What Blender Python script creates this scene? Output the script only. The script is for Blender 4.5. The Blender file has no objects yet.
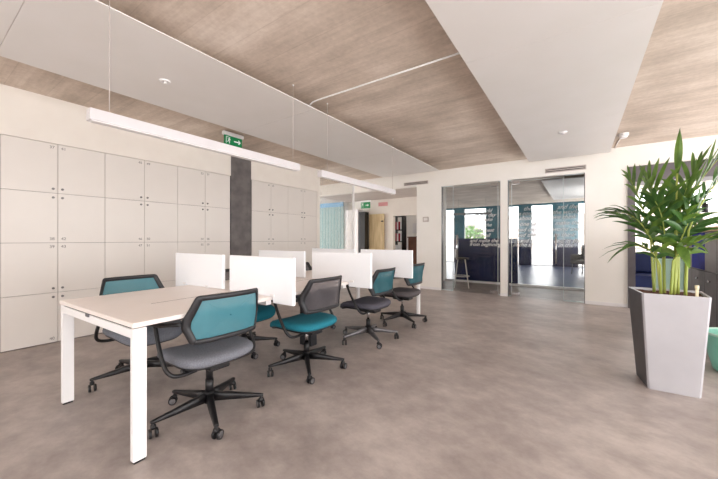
import bpy, bmesh, math, random
from mathutils import Vector, Matrix
random.seed(7)
sc = bpy.context.scene
COL = sc.collection
PI = math.pi

# ---------------------------------------------------------------- materials
def srgb(r, g, b):
    def f(c):
        c /= 255.0
        return c / 12.92 if c <= 0.04045 else ((c + 0.055) / 1.055) ** 2.4
    return (f(r), f(g), f(b), 1.0)

def base_mat(name, color, rough=0.5, metal=0.0, spec=0.5):
    m = bpy.data.materials.new(name); m.use_nodes = True
    b = m.node_tree.nodes['Principled BSDF']
    b.inputs['Base Color'].default_value = color
    b.inputs['Roughness'].default_value = rough
    b.inputs['Metallic'].default_value = metal
    b.inputs['Specular IOR Level'].default_value = spec
    return m

def noisy(name, c1, c2, scale=8.0, rough=0.5, metal=0.0, bump=0.0, stretch=(1, 1, 1), detail=6, rough2=None, spec=0.5, lo=0.35, hi=0.65):
    """procedural two-tone material driven by object-space noise"""
    m = base_mat(name, c1, rough, metal, spec)
    nt = m.node_tree; N = nt.nodes; L = nt.links; b = N['Principled BSDF']
    tc = N.new('ShaderNodeTexCoord'); mp = N.new('ShaderNodeMapping'); mp.inputs['Scale'].default_value = stretch
    L.new(tc.outputs['Object'], mp.inputs['Vector'])
    n = N.new('ShaderNodeTexNoise'); n.inputs['Scale'].default_value = scale; n.inputs['Detail'].default_value = detail
    L.new(mp.outputs['Vector'], n.inputs['Vector'])
    r = N.new('ShaderNodeValToRGB')
    r.color_ramp.elements[0].position = lo; r.color_ramp.elements[0].color = c1
    r.color_ramp.elements[1].position = hi; r.color_ramp.elements[1].color = c2
    L.new(n.outputs['Fac'], r.inputs['Fac']); L.new(r.outputs['Color'], b.inputs['Base Color'])
    if rough2 is not None:
        mr = N.new('ShaderNodeMapRange'); mr.inputs['To Min'].default_value = rough; mr.inputs['To Max'].default_value = rough2
        L.new(n.outputs['Fac'], mr.inputs['Value']); L.new(mr.outputs['Result'], b.inputs['Roughness'])
    if bump:
        bp = N.new('ShaderNodeBump'); bp.inputs['Strength'].default_value = bump; bp.inputs['Distance'].default_value = 0.01
        L.new(n.outputs['Fac'], bp.inputs['Height']); L.new(bp.outputs['Normal'], b.inputs['Normal'])
    return m

def floor_mat():
    m = base_mat('polished_floor', srgb(150, 136, 130), 0.4)
    nt = m.node_tree; N = nt.nodes; L = nt.links; b = N['Principled BSDF']
    tc = N.new('ShaderNodeTexCoord')
    mp = N.new('ShaderNodeMapping'); mp.inputs['Rotation'].default_value = (0, 0, 0.5); mp.inputs['Scale'].default_value = (1, 1.25, 1)
    L.new(tc.outputs['Object'], mp.inputs['Vector'])
    n1 = N.new('ShaderNodeTexNoise'); n1.inputs['Scale'].default_value = 1.3; n1.inputs['Detail'].default_value = 9; n1.inputs['Roughness'].default_value = 0.62
    n2 = N.new('ShaderNodeTexNoise'); n2.inputs['Scale'].default_value = 6; n2.inputs['Detail'].default_value = 8; n2.inputs['Roughness'].default_value = 0.7
    L.new(mp.outputs['Vector'], n1.inputs['Vector']); L.new(mp.outputs['Vector'], n2.inputs['Vector'])
    mx = N.new('ShaderNodeMath'); mx.operation = 'MULTIPLY_ADD'; mx.inputs[1].default_value = 0.45
    L.new(n2.outputs['Fac'], mx.inputs[0])
    ms = N.new('ShaderNodeMath'); ms.operation = 'MULTIPLY'; ms.inputs[1].default_value = 0.6
    L.new(n1.outputs['Fac'], ms.inputs[0]); L.new(ms.outputs[0], mx.inputs[2])
    r = N.new('ShaderNodeValToRGB'); cr = r.color_ramp
    cr.elements[0].position = 0.36; cr.elements[0].color = FLOOR_C[0]
    cr.elements[1].position = 0.70; cr.elements[1].color = FLOOR_C[2]
    e = cr.elements.new(0.52); e.color = FLOOR_C[1]
    L.new(mx.outputs[0], r.inputs['Fac']); L.new(r.outputs['Color'], b.inputs['Base Color'])
    mr = N.new('ShaderNodeMapRange'); mr.inputs['To Min'].default_value = 0.36; mr.inputs['To Max'].default_value = 0.55
    L.new(n2.outputs['Fac'], mr.inputs['Value']); L.new(mr.outputs['Result'], b.inputs['Roughness'])
    return m

def concrete_mat():
    """board-marked concrete: boards run along X"""
    m = base_mat('board_marked_concrete', srgb(176, 150, 132), 0.85)
    nt = m.node_tree; N = nt.nodes; L = nt.links; b = N['Principled BSDF']
    tc = N.new('ShaderNodeTexCoord')
    mp = N.new('ShaderNodeMapping'); mp.inputs['Scale'].default_value = (0.6, 2.0, 1)
    L.new(tc.outputs['Object'], mp.inputs['Vector'])
    n1 = N.new('ShaderNodeTexNoise'); n1.inputs['Scale'].default_value = 2.2; n1.inputs['Detail'].default_value = 8; n1.inputs['Roughness'].default_value = 0.6
    L.new(mp.outputs['Vector'], n1.inputs['Vector'])
    mp2 = N.new('ShaderNodeMapping'); mp2.inputs['Scale'].default_value = (1.0, 1.0, 1)
    L.new(tc.outputs['Object'], mp2.inputs['Vector'])
    n2 = N.new('ShaderNodeTexNoise'); n2.inputs['Scale'].default_value = 1.1; n2.inputs['Detail'].default_value = 7
    L.new(mp2.outputs['Vector'], n2.inputs['Vector'])
    n3 = N.new('ShaderNodeTexNoise'); n3.inputs['Scale'].default_value = 30; n3.inputs['Detail'].default_value = 5
    L.new(mp2.outputs['Vector'], n3.inputs['Vector'])
    # board lines
    sx = N.new('ShaderNodeSeparateXYZ'); L.new(tc.outputs['Object'], sx.inputs[0])
    mod = N.new('ShaderNodeMath'); mod.operation = 'PINGPONG'; mod.inputs[1].default_value = 0.16
    L.new(sx.outputs['Y'], mod.inputs[0])
    lt = N.new('ShaderNodeMath'); lt.operation = 'LESS_THAN'; lt.inputs[1].default_value = 0.004
    L.new(mod.outputs[0], lt.inputs[0])
    add = N.new('ShaderNodeMath'); add.operation = 'MULTIPLY_ADD'; add.inputs[1].default_value = 0.32
    L.new(n1.outputs['Fac'], add.inputs[0])
    m2 = N.new('ShaderNodeMath'); m2.operation = 'MULTIPLY'; m2.inputs[1].default_value = 0.50
    L.new(n2.outputs['Fac'], m2.inputs[0]); L.new(m2.outputs[0], add.inputs[2])
    add2 = N.new('ShaderNodeMath'); add2.operation = 'MULTIPLY_ADD'; add2.inputs[1].default_value = 0.15
    L.new(n3.outputs['Fac'], add2.inputs[0]); L.new(add.outputs[0], add2.inputs[2])
    add3 = N.new('ShaderNodeMath'); add3.operation = 'MULTIPLY_ADD'; add3.inputs[1].default_value = -0.05
    L.new(lt.outputs[0], add3.inputs[0]); L.new(add2.outputs[0], add3.inputs[2])
    mp3 = N.new('ShaderNodeMapping'); mp3.inputs['Scale'].default_value = (0.45, 9.0, 1)
    L.new(tc.outputs['Object'], mp3.inputs['Vector'])
    n4 = N.new('ShaderNodeTexNoise'); n4.inputs['Scale'].default_value = 2.6; n4.inputs['Detail'].default_value = 7; n4.inputs['Roughness'].default_value = 0.65
    L.new(mp3.outputs['Vector'], n4.inputs['Vector'])
    add4 = N.new('ShaderNodeMath'); add4.operation = 'MULTIPLY_ADD'; add4.inputs[1].default_value = 0.20
    sub = N.new('ShaderNodeMath'); sub.operation = 'SUBTRACT'; sub.inputs[1].default_value = 0.5
    L.new(n4.outputs['Fac'], sub.inputs[0]); L.new(sub.outputs[0], add4.inputs[0]); L.new(add3.outputs[0], add4.inputs[2]); add3 = add4
    r = N.new('ShaderNodeValToRGB'); cr = r.color_ramp
    cr.elements[0].position = 0.36; cr.elements[0].color = CONC_C[0]
    cr.elements[1].position = 0.64; cr.elements[1].color = CONC_C[2]
    e = cr.elements.new(0.5); e.color = CONC_C[1]
    L.new(add3.outputs[0], r.inputs['Fac']); L.new(r.outputs['Color'], b.inputs['Base Color'])
    bp = N.new('ShaderNodeBump'); bp.inputs['Strength'].default_value = 0.25; bp.inputs['Distance'].default_value = 0.01
    L.new(add3.outputs[0], bp.inputs['Height']); L.new(bp.outputs['Normal'], b.inputs['Normal'])
    return m

def glass_mat(name, tint=(0.96, 0.98, 0.98, 1), refl=1.0):
    m = bpy.data.materials.new(name); m.use_nodes = True
    nt = m.node_tree; N = nt.nodes; L = nt.links; N.clear()
    out = N.new('ShaderNodeOutputMaterial'); mix = N.new('ShaderNodeMixShader')
    t = N.new('ShaderNodeBsdfTransparent'); t.inputs['Color'].default_value = tint
    g = N.new('ShaderNodeBsdfGlossy'); g.inputs['Roughness'].default_value = 0.02
    fr = N.new('ShaderNodeFresnel'); fr.inputs['IOR'].default_value = 1.5
    ml = N.new('ShaderNodeMath'); ml.operation = 'MULTIPLY'; ml.inputs[1].default_value = refl
    L.new(fr.outputs[0], ml.inputs[0]); L.new(ml.outputs[0], mix.inputs['Fac'])
    L.new(t.outputs[0], mix.inputs[1]); L.new(g.outputs[0], mix.inputs[2]); L.new(mix.outputs[0], out.inputs['Surface'])
    return m

def mesh_fabric(name, c1, c2, see=0.12):
    """fine woven chair mesh: slightly see-through"""
    m = base_mat(name, c1, 0.75)
    nt = m.node_tree; N = nt.nodes; L = nt.links; b = N['Principled BSDF']; out = N['Material Output']
    tc = N.new('ShaderNodeTexCoord')
    w = N.new('ShaderNodeTexWave'); w.bands_direction = 'Z'; w.inputs['Scale'].default_value = 120; w.inputs['Distortion'].default_value = 1.0
    L.new(tc.outputs['Object'], w.inputs['Vector'])
    r = N.new('ShaderNodeMix'); r.data_type = 'RGBA'; r.inputs[6].default_value = c1; r.inputs[7].default_value = c2
    L.new(w.outputs['Fac'], r.inputs[0]); L.new(r.outputs[2], b.inputs['Base Color'])
    t = N.new('ShaderNodeBsdfTransparent'); mix = N.new('ShaderNodeMixShader'); mix.inputs[0].default_value = see
    tl = N.new('ShaderNodeBsdfTranslucent'); L.new(r.outputs[2], tl.inputs['Color'])
    mix2 = N.new('ShaderNodeMixShader'); mix2.inputs[0].default_value = 0.35
    L.new(b.outputs[0], mix2.inputs[1]); L.new(tl.outputs[0], mix2.inputs[2])
    L.new(mix2.outputs[0], mix.inputs[1]); L.new(t.outputs[0], mix.inputs[2]); L.new(mix.outputs[0], out.inputs['Surface'])
    return m

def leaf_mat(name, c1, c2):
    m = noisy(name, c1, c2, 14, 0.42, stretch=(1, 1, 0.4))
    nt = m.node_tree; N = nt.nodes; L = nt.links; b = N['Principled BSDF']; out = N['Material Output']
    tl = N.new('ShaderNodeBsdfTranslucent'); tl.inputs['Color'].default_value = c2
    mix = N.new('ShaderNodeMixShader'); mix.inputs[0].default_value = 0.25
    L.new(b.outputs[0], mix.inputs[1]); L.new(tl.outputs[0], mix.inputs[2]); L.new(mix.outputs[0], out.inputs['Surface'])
    return m

def stripe_mat(name, c1, c2, scale):
    m = base_mat(name, c1, 0.8)
    nt = m.node_tree; N = nt.nodes; L = nt.links; b = N['Principled BSDF']
    tc = N.new('ShaderNodeTexCoord')
    w = N.new('ShaderNodeTexWave'); w.bands_direction = 'X'; w.inputs['Scale'].default_value = scale; w.inputs['Distortion'].default_value = 0.3
    L.new(tc.outputs['Object'], w.inputs['Vector'])
    r = N.new('ShaderNodeMix'); r.data_type = 'RGBA'; r.inputs[6].default_value = c1; r.inputs[7].default_value = c2
    L.new(w.outputs['Fac'], r.inputs[0]); L.new(r.outputs[2], b.inputs['Base Color'])
    return m

def wood_mat(name, c1, c2, stretch=(1, 8, 1)):
    return noisy(name, c1, c2, 3.0, 0.5, stretch=stretch, detail=8)

FLOOR_C = [srgb(138, 127, 123), srgb(165, 154, 149), srgb(194, 183, 177)]
CONC_C = [srgb(190, 175, 160), srgb(218, 202, 187), srgb(243, 230, 217)]

M = {}
M['floor'] = floor_mat()
M['concrete'] = concrete_mat()
M['wall'] = noisy('painted_wall', srgb(234, 226, 217), srgb(238, 231, 222), 3, 0.75)
M['wallwhite'] = noisy('white_painted_wall', srgb(248, 245, 239), srgb(251, 248, 243), 3, 0.75)
M['locker'] = noisy('locker_laminate', srgb(224, 217, 210), srgb(227, 220, 213), 2, 0.42)
M['lockgap'] = noisy('locker_carcass', srgb(120, 110, 106), srgb(130, 120, 115), 5, 0.7)
M['knob'] = noisy('brushed_steel', srgb(120, 116, 114), srgb(140, 136, 134), 30, 0.35, 0.9)
M['ink'] = noisy('grey_print', srgb(105, 98, 95), srgb(115, 108, 104), 30, 0.6)
M['pillar'] = noisy('dark_grey_render', srgb(92, 87, 86), srgb(112, 106, 104), 6, 0.7, bump=0.1)
M['panel'] = noisy('white_metal_panel', srgb(235, 231, 227), srgb(238, 234, 231), 2, 0.5)
M['white'] = noisy('white_powder_coat', srgb(240, 238, 238), srgb(244, 242, 242), 5, 0.38)
M['lampwhite'] = noisy('lamp_white', srgb(212, 208, 210), srgb(217, 213, 215), 5, 0.3)
M['desktop'] = noisy('desk_laminate', srgb(238, 228, 222), srgb(241, 232, 227), 4, 0.4)
M['screen'] = noisy('screen_board', srgb(246, 248, 252), srgb(249, 251, 254), 4, 0.45)
M['black'] = noisy('black_plastic', srgb(22, 21, 23), srgb(28, 27, 29), 20, 0.42)
M['frame'] = noisy('graphite_plastic', srgb(36, 36, 39), srgb(44, 44, 47), 20, 0.45)
M['grey_metal'] = noisy('satin_grey_metal', srgb(110, 108, 110), srgb(126, 124, 126), 20, 0.4, 0.6)
M['chrome'] = noisy('chrome', srgb(205, 205, 208), srgb(215, 215, 218), 20, 0.18, 1.0)
M['teal_mesh'] = mesh_fabric('teal_chair_mesh', srgb(66, 136, 152), srgb(98, 164, 178), 0.12)
M['teal_mesh_deep'] = mesh_fabric('deep_teal_chair_mesh', srgb(34, 96, 108), srgb(54, 118, 130), 0.10)
M['grey_mesh'] = mesh_fabric('grey_chair_mesh', srgb(82, 78, 82), srgb(108, 103, 107), 0.22)
M['slate'] = noisy('slate_fabric', srgb(104, 106, 114), srgb(124, 126, 134), 160, 0.9, bump=0.2)
M['teal_fab'] = noisy('teal_fabric', srgb(16, 106, 124), srgb(28, 124, 142), 160, 0.9, bump=0.2)
M['dark_fab'] = noisy('charcoal_fabric', srgb(70, 68, 78), srgb(86, 84, 94), 160, 0.9, bump=0.2)
M['brown_fab'] = noisy('grey_brown_fabric', srgb(78, 72, 74), srgb(94, 88, 90), 160, 0.9, bump=0.2)
M['glass'] = glass_mat('clear_glass', (0.96, 0.97, 0.97, 1), 0.45)
M['glass2'] = glass_mat('office_glass', (0.985, 0.99, 0.99, 1), 0.5)
M['glassedge'] = noisy('glass_edge', srgb(196, 205, 205), srgb(212, 220, 220), 10, 0.2)
M['navy'] = noisy('navy_film', srgb(14, 28, 74), srgb(20, 36, 86), 3, 0.22)
M['navymat'] = noisy('navy_board', srgb(14, 22, 54), srgb(20, 30, 66), 3, 0.5, spec=0.2)
M['tealwall'] = noisy('teal_board', srgb(8, 84, 100), srgb(16, 98, 114), 3, 0.5)
M['bluefloor'] = noisy('blue_grey_carpet', srgb(44, 51, 80), srgb(58, 65, 96), 40, 0.32)
M['letter'] = noisy('white_vinyl', srgb(248, 248, 250), srgb(252, 252, 254), 5, 0.5)
M['darkgrey'] = noisy('dark_grey_board', srgb(92, 87, 90), srgb(103, 98, 101), 6, 0.45)
M['midgrey'] = noisy('mid_grey_board', srgb(112, 107, 108), srgb(122, 117, 118), 6, 0.45)
M['soffit'] = noisy('grey_soffit', srgb(196, 186, 180), srgb(204, 194, 188), 4, 0.7)
M['wood'] = wood_mat('oak_top', srgb(176, 140, 100), srgb(206, 172, 130))
M['door_wood'] = wood_mat('pale_wood_door', srgb(186, 160, 118), srgb(216, 194, 152), (6, 6, 0.6))
M['brown'] = wood_mat('walnut_board', srgb(96, 62, 48), srgb(122, 82, 64))
M['pot'] = noisy('silver_planter', srgb(184, 183, 188), srgb(191, 190, 195), 4, 0.35, 0.15)
M['potside'] = M['pot']
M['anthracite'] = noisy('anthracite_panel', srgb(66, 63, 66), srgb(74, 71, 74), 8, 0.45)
M['soil'] = noisy('bark_soil', srgb(62, 40, 34), srgb(112, 78, 64), 60, 0.95, bump=0.6)
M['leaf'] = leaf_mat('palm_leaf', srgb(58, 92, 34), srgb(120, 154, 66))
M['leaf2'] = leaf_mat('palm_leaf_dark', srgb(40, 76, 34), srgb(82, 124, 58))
M['stem'] = noisy('palm_stem', srgb(142, 158, 62), srgb(188, 196, 104), 10, 0.5, stretch=(1, 1, 0.15))
M['cobalt'] = noisy('cobalt_blue', srgb(8, 24, 128), srgb(14, 34, 150), 6, 0.6, spec=0.15)
M['mint'] = noisy('mint_plastic', srgb(124, 196, 176), srgb(140, 208, 190), 6, 0.4)
M['mintpale'] = noisy('pale_mint', srgb(170, 208, 192), srgb(184, 218, 204), 6, 0.4)
M['pink'] = noisy('pink_fabric', srgb(196, 96, 128), srgb(214, 120, 148), 80, 0.9)
M['palered'] = noisy('pale_red_sign', srgb(214, 150, 150), srgb(222, 160, 160), 8, 0.5)
M['red'] = noisy('red_fabric', srgb(150, 22, 46), srgb(172, 34, 58), 80, 0.9)
M['cream'] = noisy('cream_plastic', srgb(226, 214, 180), srgb(236, 226, 196), 8, 0.5)
M['green'] = noisy('exit_green', srgb(0, 124, 70), srgb(6, 134, 78), 5, 0.35)
M['signwhite'] = base_mat('exit_white', srgb(250, 250, 250), 0.4)
M['curtain'] = stripe_mat('striped_curtain', srgb(120, 176, 182), srgb(196, 216, 214), 5.0)
M['blueband'] = noisy('sky_blue_band', srgb(86, 154, 196), srgb(98, 166, 206), 3, 0.6)
M['treeleaf'] = leaf_mat('garden_leaf', srgb(70, 100, 60), srgb(120, 150, 92))
M['facade'] = noisy('pale_render', srgb(222, 204, 190), srgb(232, 216, 204), 3, 0.8)
M['earth'] = noisy('paving', srgb(180, 172, 164), srgb(196, 188, 180), 3, 0.9)

# ---------------------------------------------------------------- mesh helpers
class MB:
    def __init__(self): self.bm = bmesh.new(); self.mats = []; self.cur = 0
    def mat(self, m):
        if m not in self.mats: self.mats.append(m)
        self.cur = self.mats.index(m); return self
    def _mark(self, faces):
        for f in faces: f.material_index = self.cur
    def box(self, x0, x1, y0, y1, z0, z1, bev=0.0, rot=None, piv=None):
        g = bmesh.ops.create_cube(self.bm, size=1.0)
        vs = g['verts']
        for v in vs:
            v.co = Vector(((x0 + x1) / 2 + v.co.x * (x1 - x0), (y0 + y1) / 2 + v.co.y * (y1 - y0), (z0 + z1) / 2 + v.co.z * (z1 - z0)))
        fs = set(f for v in vs for f in v.link_faces)
        if bev > 0:
            es = list(set(e for v in vs for e in v.link_edges))
            r = bmesh.ops.bevel(self.bm, geom=es, offset=bev, segments=2, profile=0.5, affect='EDGES')
            fs = set(r['faces']) | set(f for f in fs if f.is_valid)
            vs = list(set(v for f in fs for v in f.verts))
        self._mark(fs)
        if rot:
            bmesh.ops.rotate(self.bm, verts=vs, cent=piv or (0, 0, 0), matrix=rot)
        return self
    def tube(self, pts, rad, seg=8, cap=True):
        pts = [Vector(p) for p in pts]
        n = len(pts)
        rads = rad if isinstance(rad, (list, tuple)) else [rad] * n
        up = Vector((0, 0, 1)); rings = []
        prev = None
        for i, p in enumerate(pts):
            d = (pts[min(i + 1, n - 1)] - pts[max(i - 1, 0)]).normalized()
            if prev is None:
                a = d.cross(up if abs(d.z) < 0.95 else Vector((1, 0, 0))).normalized()
            else:
                a = (prev - d * prev.dot(d)).normalized()
            prev = a; b = d.cross(a)
            rings.append([self.bm.verts.new(p + (a * math.cos(2 * PI * k / seg) + b * math.sin(2 * PI * k / seg)) * rads[i]) for k in range(seg)])
        for i in range(n - 1):
            for k in range(seg):
                f = self.bm.faces.new((rings[i][k], rings[i][(k + 1) % seg], rings[i + 1][(k + 1) % seg], rings[i + 1][k]))
                f.material_index = self.cur; f.smooth = True
        if cap:
            for r in (list(reversed(rings[0])), rings[-1]):
                f = self.bm.faces.new(r); f.material_index = self.cur
        return self
    def cyl(self, x, y, z0, z1, r0, r1=None, seg=20):
        return self.tube([(x, y, z0), (x, y, z1)], [r0, r0 if r1 is None else r1], seg)
    def loft(self, rings, cap=True, smooth=True, closed=True):
        vr = [[self.bm.verts.new(p) for p in r] for r in rings]
        n = len(vr[0])
        for i in range(len(vr) - 1):
            for k in range(n if closed else n - 1):
                f = self.bm.faces.new((vr[i][k], vr[i][(k + 1) % n], vr[i + 1][(k + 1) % n], vr[i + 1][k]))
                f.material_index = self.cur; f.smooth = smooth
        if cap:
            for r in (list(reversed(vr[0])), vr[-1]):
                f = self.bm.faces.new(r); f.material_index = self.cur; f.smooth = False
        return self
    def face(self, pts):
        f = self.bm.faces.new([self.bm.verts.new(p) for p in pts]); f.material_index = self.cur; return self
    def build(self, name, mat=None, parent=None, loc=(0, 0, 0), rz=0):
        bmesh.ops.recalc_face_normals(self.bm, faces=self.bm.faces[:])
        me = bpy.data.meshes.new(name); self.bm.to_mesh(me); self.bm.free()
        if self.mats:
            for m in self.mats: me.materials.append(m)
        elif mat: me.materials.append(mat)
        o = bpy.data.objects.new(name, me); COL.objects.link(o)
        o.location = loc; o.rotation_euler = (0, 0, rz)
        if parent is not None: o.parent = parent
        return o

def box(name, mat, d, parent=None, bev=0.0):
    return MB().box(*d, bev=bev).build(name, mat, parent)

def empty(name, label, cat, loc=(0, 0, 0), rz=0, group=None, kind=None):
    o = bpy.data.objects.new(name, None); COL.objects.link(o)
    o.location = loc; o.rotation_euler = (0, 0, rz); o.empty_display_size = 0.1
    return tag(o, label, cat, group, kind)

def tag(o, label=None, cat=None, group=None, kind=None):
    if label: o['label'] = label
    if cat: o['category'] = cat
    if group: o['group'] = group
    if kind: o['kind'] = kind
    return o

def structure(o, label=None, cat=None):
    o['kind'] = 'structure'
    return tag(o, label, cat)

def kids(o): return [c for c in COL.objects if c.parent is o]

def copy_tree(o, parent=None):
    c = o.copy(); COL.objects.link(c); c.parent = parent
    for ch in kids(o): copy_tree(ch, c)
    return c

def text_mesh(s, size, mat, name, parent=None, shear=0.0, extrude=0.0005, align='CENTER'):
    cu = bpy.data.curves.new('t', 'FONT'); cu.body = s; cu.size = size; cu.shear = shear; cu.extrude = extrude
    cu.offset = 0.0 if size < .1 else .003; cu.align_x = align; cu.align_y = 'CENTER'
    t = bpy.data.objects.new('t', cu); COL.objects.link(t)
    dg = bpy.context.evaluated_depsgraph_get()
    me = bpy.data.meshes.new_from_object(t.evaluated_get(dg))
    bpy.data.objects.remove(t)
    me.name = name; me.materials.clear(); me.materials.append(mat)
    o = bpy.data.objects.new(name, me); COL.objects.link(o)
    if parent is not None: o.parent = parent
    return o

# ---------------------------------------------------------------- setting
XW = -4.98          # locker wall face
YB = 7.25           # glazed back wall face
H = 2.82            # concrete ceiling
XR = 3.9            # window wall on the right
YF = -3.2           # window wall behind the camera
YP = 9.1            # inner glass partition
YE = 16.5           # far window wall

structure(box('floor', M['floor'], (-9.5, XR, YF, YP, -0.1, 0)), 'grey-brown mottled polished floor of the office', 'floor')
structure(box('floor_alcove', M['floor'], (0.70, XR, YP + .001, 10.95, -0.1, 0)))
structure(box('floor_meeting', M['bluefloor'], (-9.5, 0.70, YP + 0.001, YE, -0.1, 0)), 'blue-grey floor of the room beyond the glass doors', 'floor')
cl_ = MB().box(-9.5, XR + .2, YF - .2, 10.95, H, H + 0.15).box(-9.5, 0.70, 10.95, YE + 0.3, H, H + 0.15)
structure(cl_.build('ceiling', M['concrete']), 'board-marked bare concrete ceiling', 'ceiling')
structure(box('ceiling_corridor', M['soffit'], (-9.3, -3.28, YB + 0.151, 9.0, 2.5, 2.56)), 'low grey corridor ceiling behind the header', 'ceiling')

# left wall: lockers stand in front of a recess, wall above them is flush with the doors
w = MB()
w.box(XW - 0.6, XW - 0.5, YF, 5.617, 0, H)
w.box(XW - 0.5, XW, YF, 3.30, 2.297, H)
w.box(XW - 0.5, XW, 3.712, 5.617, 2.297, H)
w.box(XW - 0.5, XW, 5.52, 5.617, 0, 2.297)
w.box(XW - 0.5, XW, YF, -0.73, 0, 2.297)
structure(w.build('wall_left', M['wall']), 'cream wall above and around the lockers', 'wall')

# back wall with door openings
w = MB()
w.box(-9.3, -3.28, YB, YB + 0.15, 2.5, H)
w.box(-3.28, -2.664, YB, YB + 0.15, 0, H)
w.box(-2.664, 0.092, YB, YB + 0.15, 2.435, H)
w.box(-1.37, -1.23, YB, YB + 0.15, 0, 2.435)
w.box(0.092, 0.70, YB, YB + 0.15, 0, H)
w.box(0.70, XR, YB, YB + 0.15, 2.46, H)
structure(w.build('wall_back', M['wallwhite']), 'white wall with two glazed doorways', 'wall')
b = MB()
b.box(-3.28, -2.664, YB - 0.012, YB, 0, 0.06); b.box(-1.37, -1.23, YB - 0.012, YB, 0, 0.06); b.box(0.092, 0.70, YB - 0.012, YB, 0, 0.06)
structure(b.build('baseboard_back', M['white']))

# right wall and wall behind the camera: window walls that let the daylight in
w = MB()
w.box(XR, XR + 0.2, YF, 11, 0, 0.25); w.box(XR, XR + 0.2, YF, 11, 2.62, H)
for y in (YF, -0.2, 2.8, 5.8, 8.6, 10.8): w.box(XR, XR + 0.2, y, y + 0.25, 0.25, 2.62)
structure(w.build('wall_right', M['wallwhite']))
w = MB()
w.box(-5.6, XR + 0.2, YF - 0.2, YF, 0, 0.8); w.box(-5.6, XR + 0.2, YF - 0.2, YF, 2.4, H); w.box(-5.6, -3.0, YF - 0.2, YF, 0.8, 2.4)
for x in (-1.6, 0.6, 2.2): w.box(x, x + (1.0 if x > 2 else .5), YF - 0.2, YF, 0.8, 2.4)
w.box(XR - .05, XR + .2, YF - .2, YF, .8, 2.4)
structure(w.build('wall_front', M['wallwhite']))

# ---- corridor and rooms left of the glass doors
w = MB()
w.box(-5.80, -4.885, 9.0, 9.15, 0, 2.5); w.box(-4.885, -4.05, 9.0, 9.15, 1.94, 2.5); w.box(-4.05, -3.28, 9.0, 9.15, 0, 2.5)
structure(w.build('wall_corridor', M['wall']), 'pale corridor wall with a tall opening', 'wall')
structure(box('wall_partition', M['wallwhite'], (-3.28, -3.20, YB + 0.15, 9.15, 0, H)))
structure(box('wall_recess', M['wallwhite'], (-6.3, -4.06, 10.6, 10.75, 0, 2.5)))
structure(box('wall_far_left', M['wallwhite'], (-9.5, -5.19, 9.15, 9.3, 0, H)))
structure(MB().box(-9.5, -9.35, 5.4, 9.15, 0, .15).box(-9.5, -9.35, 5.4, 9.15, 2.7, H).box(-9.5, -9.35, 5.4, 5.6, .15, 2.7).box(-9.5, -9.35, 8.95, 9.15, .15, 2.7).build('wall_side_left', M['wallwhite']))  # wide opening added in this unseen wall to brighten side room and corridor
structure(box('wall_near_left', M['wallwhite'], (-9.35, XW - 0.6, 5.4, 5.55, 0, H)))

structure(box('wall_recess_side', M['wallwhite'], (-4.06, -3.98, 9.15, 10.75, 0, 2.5)))
# glass wall closing the side room, in line with the lockers
g = empty('window_1', 'clear glass side-room wall beyond the end of the lockers', 'glass wall', kind='structure')
box('pane', M['glass2'], (XW + 0.00, XW + 0.012, 5.62, 6.93, 0.03, H - 0.01), g)
MB().box(XW - 0.02, XW + 0.03, 6.93, 6.965, 0, H).box(XW - 0.01, XW + 0.022, 5.62, 6.93, 0, 0.03).build('frame', M['white'], g)

c = empty('striped_curtain', 'teal and white striped curtain behind the side-room glass', 'curtain', (-7.3, 8.9, 0))
rings = []
for z in (0.05, 2.35):
    rings.append([(-0.65 + 1.15 * i / 60, 0.025 * math.sin(i * 1.05), z) for i in range(61)])
cm = MB(); cm.loft(rings, cap=False, closed=False)
cm.build('curtain_cloth', M['curtain'], c)
hb = MB(); hb.box(-0.66, 0.5, -0.03, 0.03, 2.35, 2.66, bev=0.005); hb.build('header_band', M['blueband'], c)['label'] = 'plain sky blue header band'

t = box('wall_cabinet', M['white'], (-6.60, -6.07, 8.75, 9.14, 0.0, 2.20), bev=0.01)
tag(t, 'tall white cabinet between striped curtain and black pillar', 'cabinet')
bp_ = MB(); bp_.box(-5.98, -5.74, 8.66, 8.90, 0, 2.10, bev=0.01)
tag(bp_.build('pillar', M['black']), 'black pillar under the far green exit sign', 'pillar')

dr = empty('wooden_door', 'pale wooden door beside the black pillar in the corridor', 'door', (-5.2, 9.06, 0))
MB().box(-0.24, 0.33, -0.02, 0.02, 0, 2.02, bev=0.003).build('door_leaf', M['door_wood'], dr)
MB().tube([(0.24, -0.03, 1.78), (0.30, -0.06, 1.78)], 0.02).build('closer', M['black'], dr)
dr.location = (-5.50, 8.93, 0)

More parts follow.
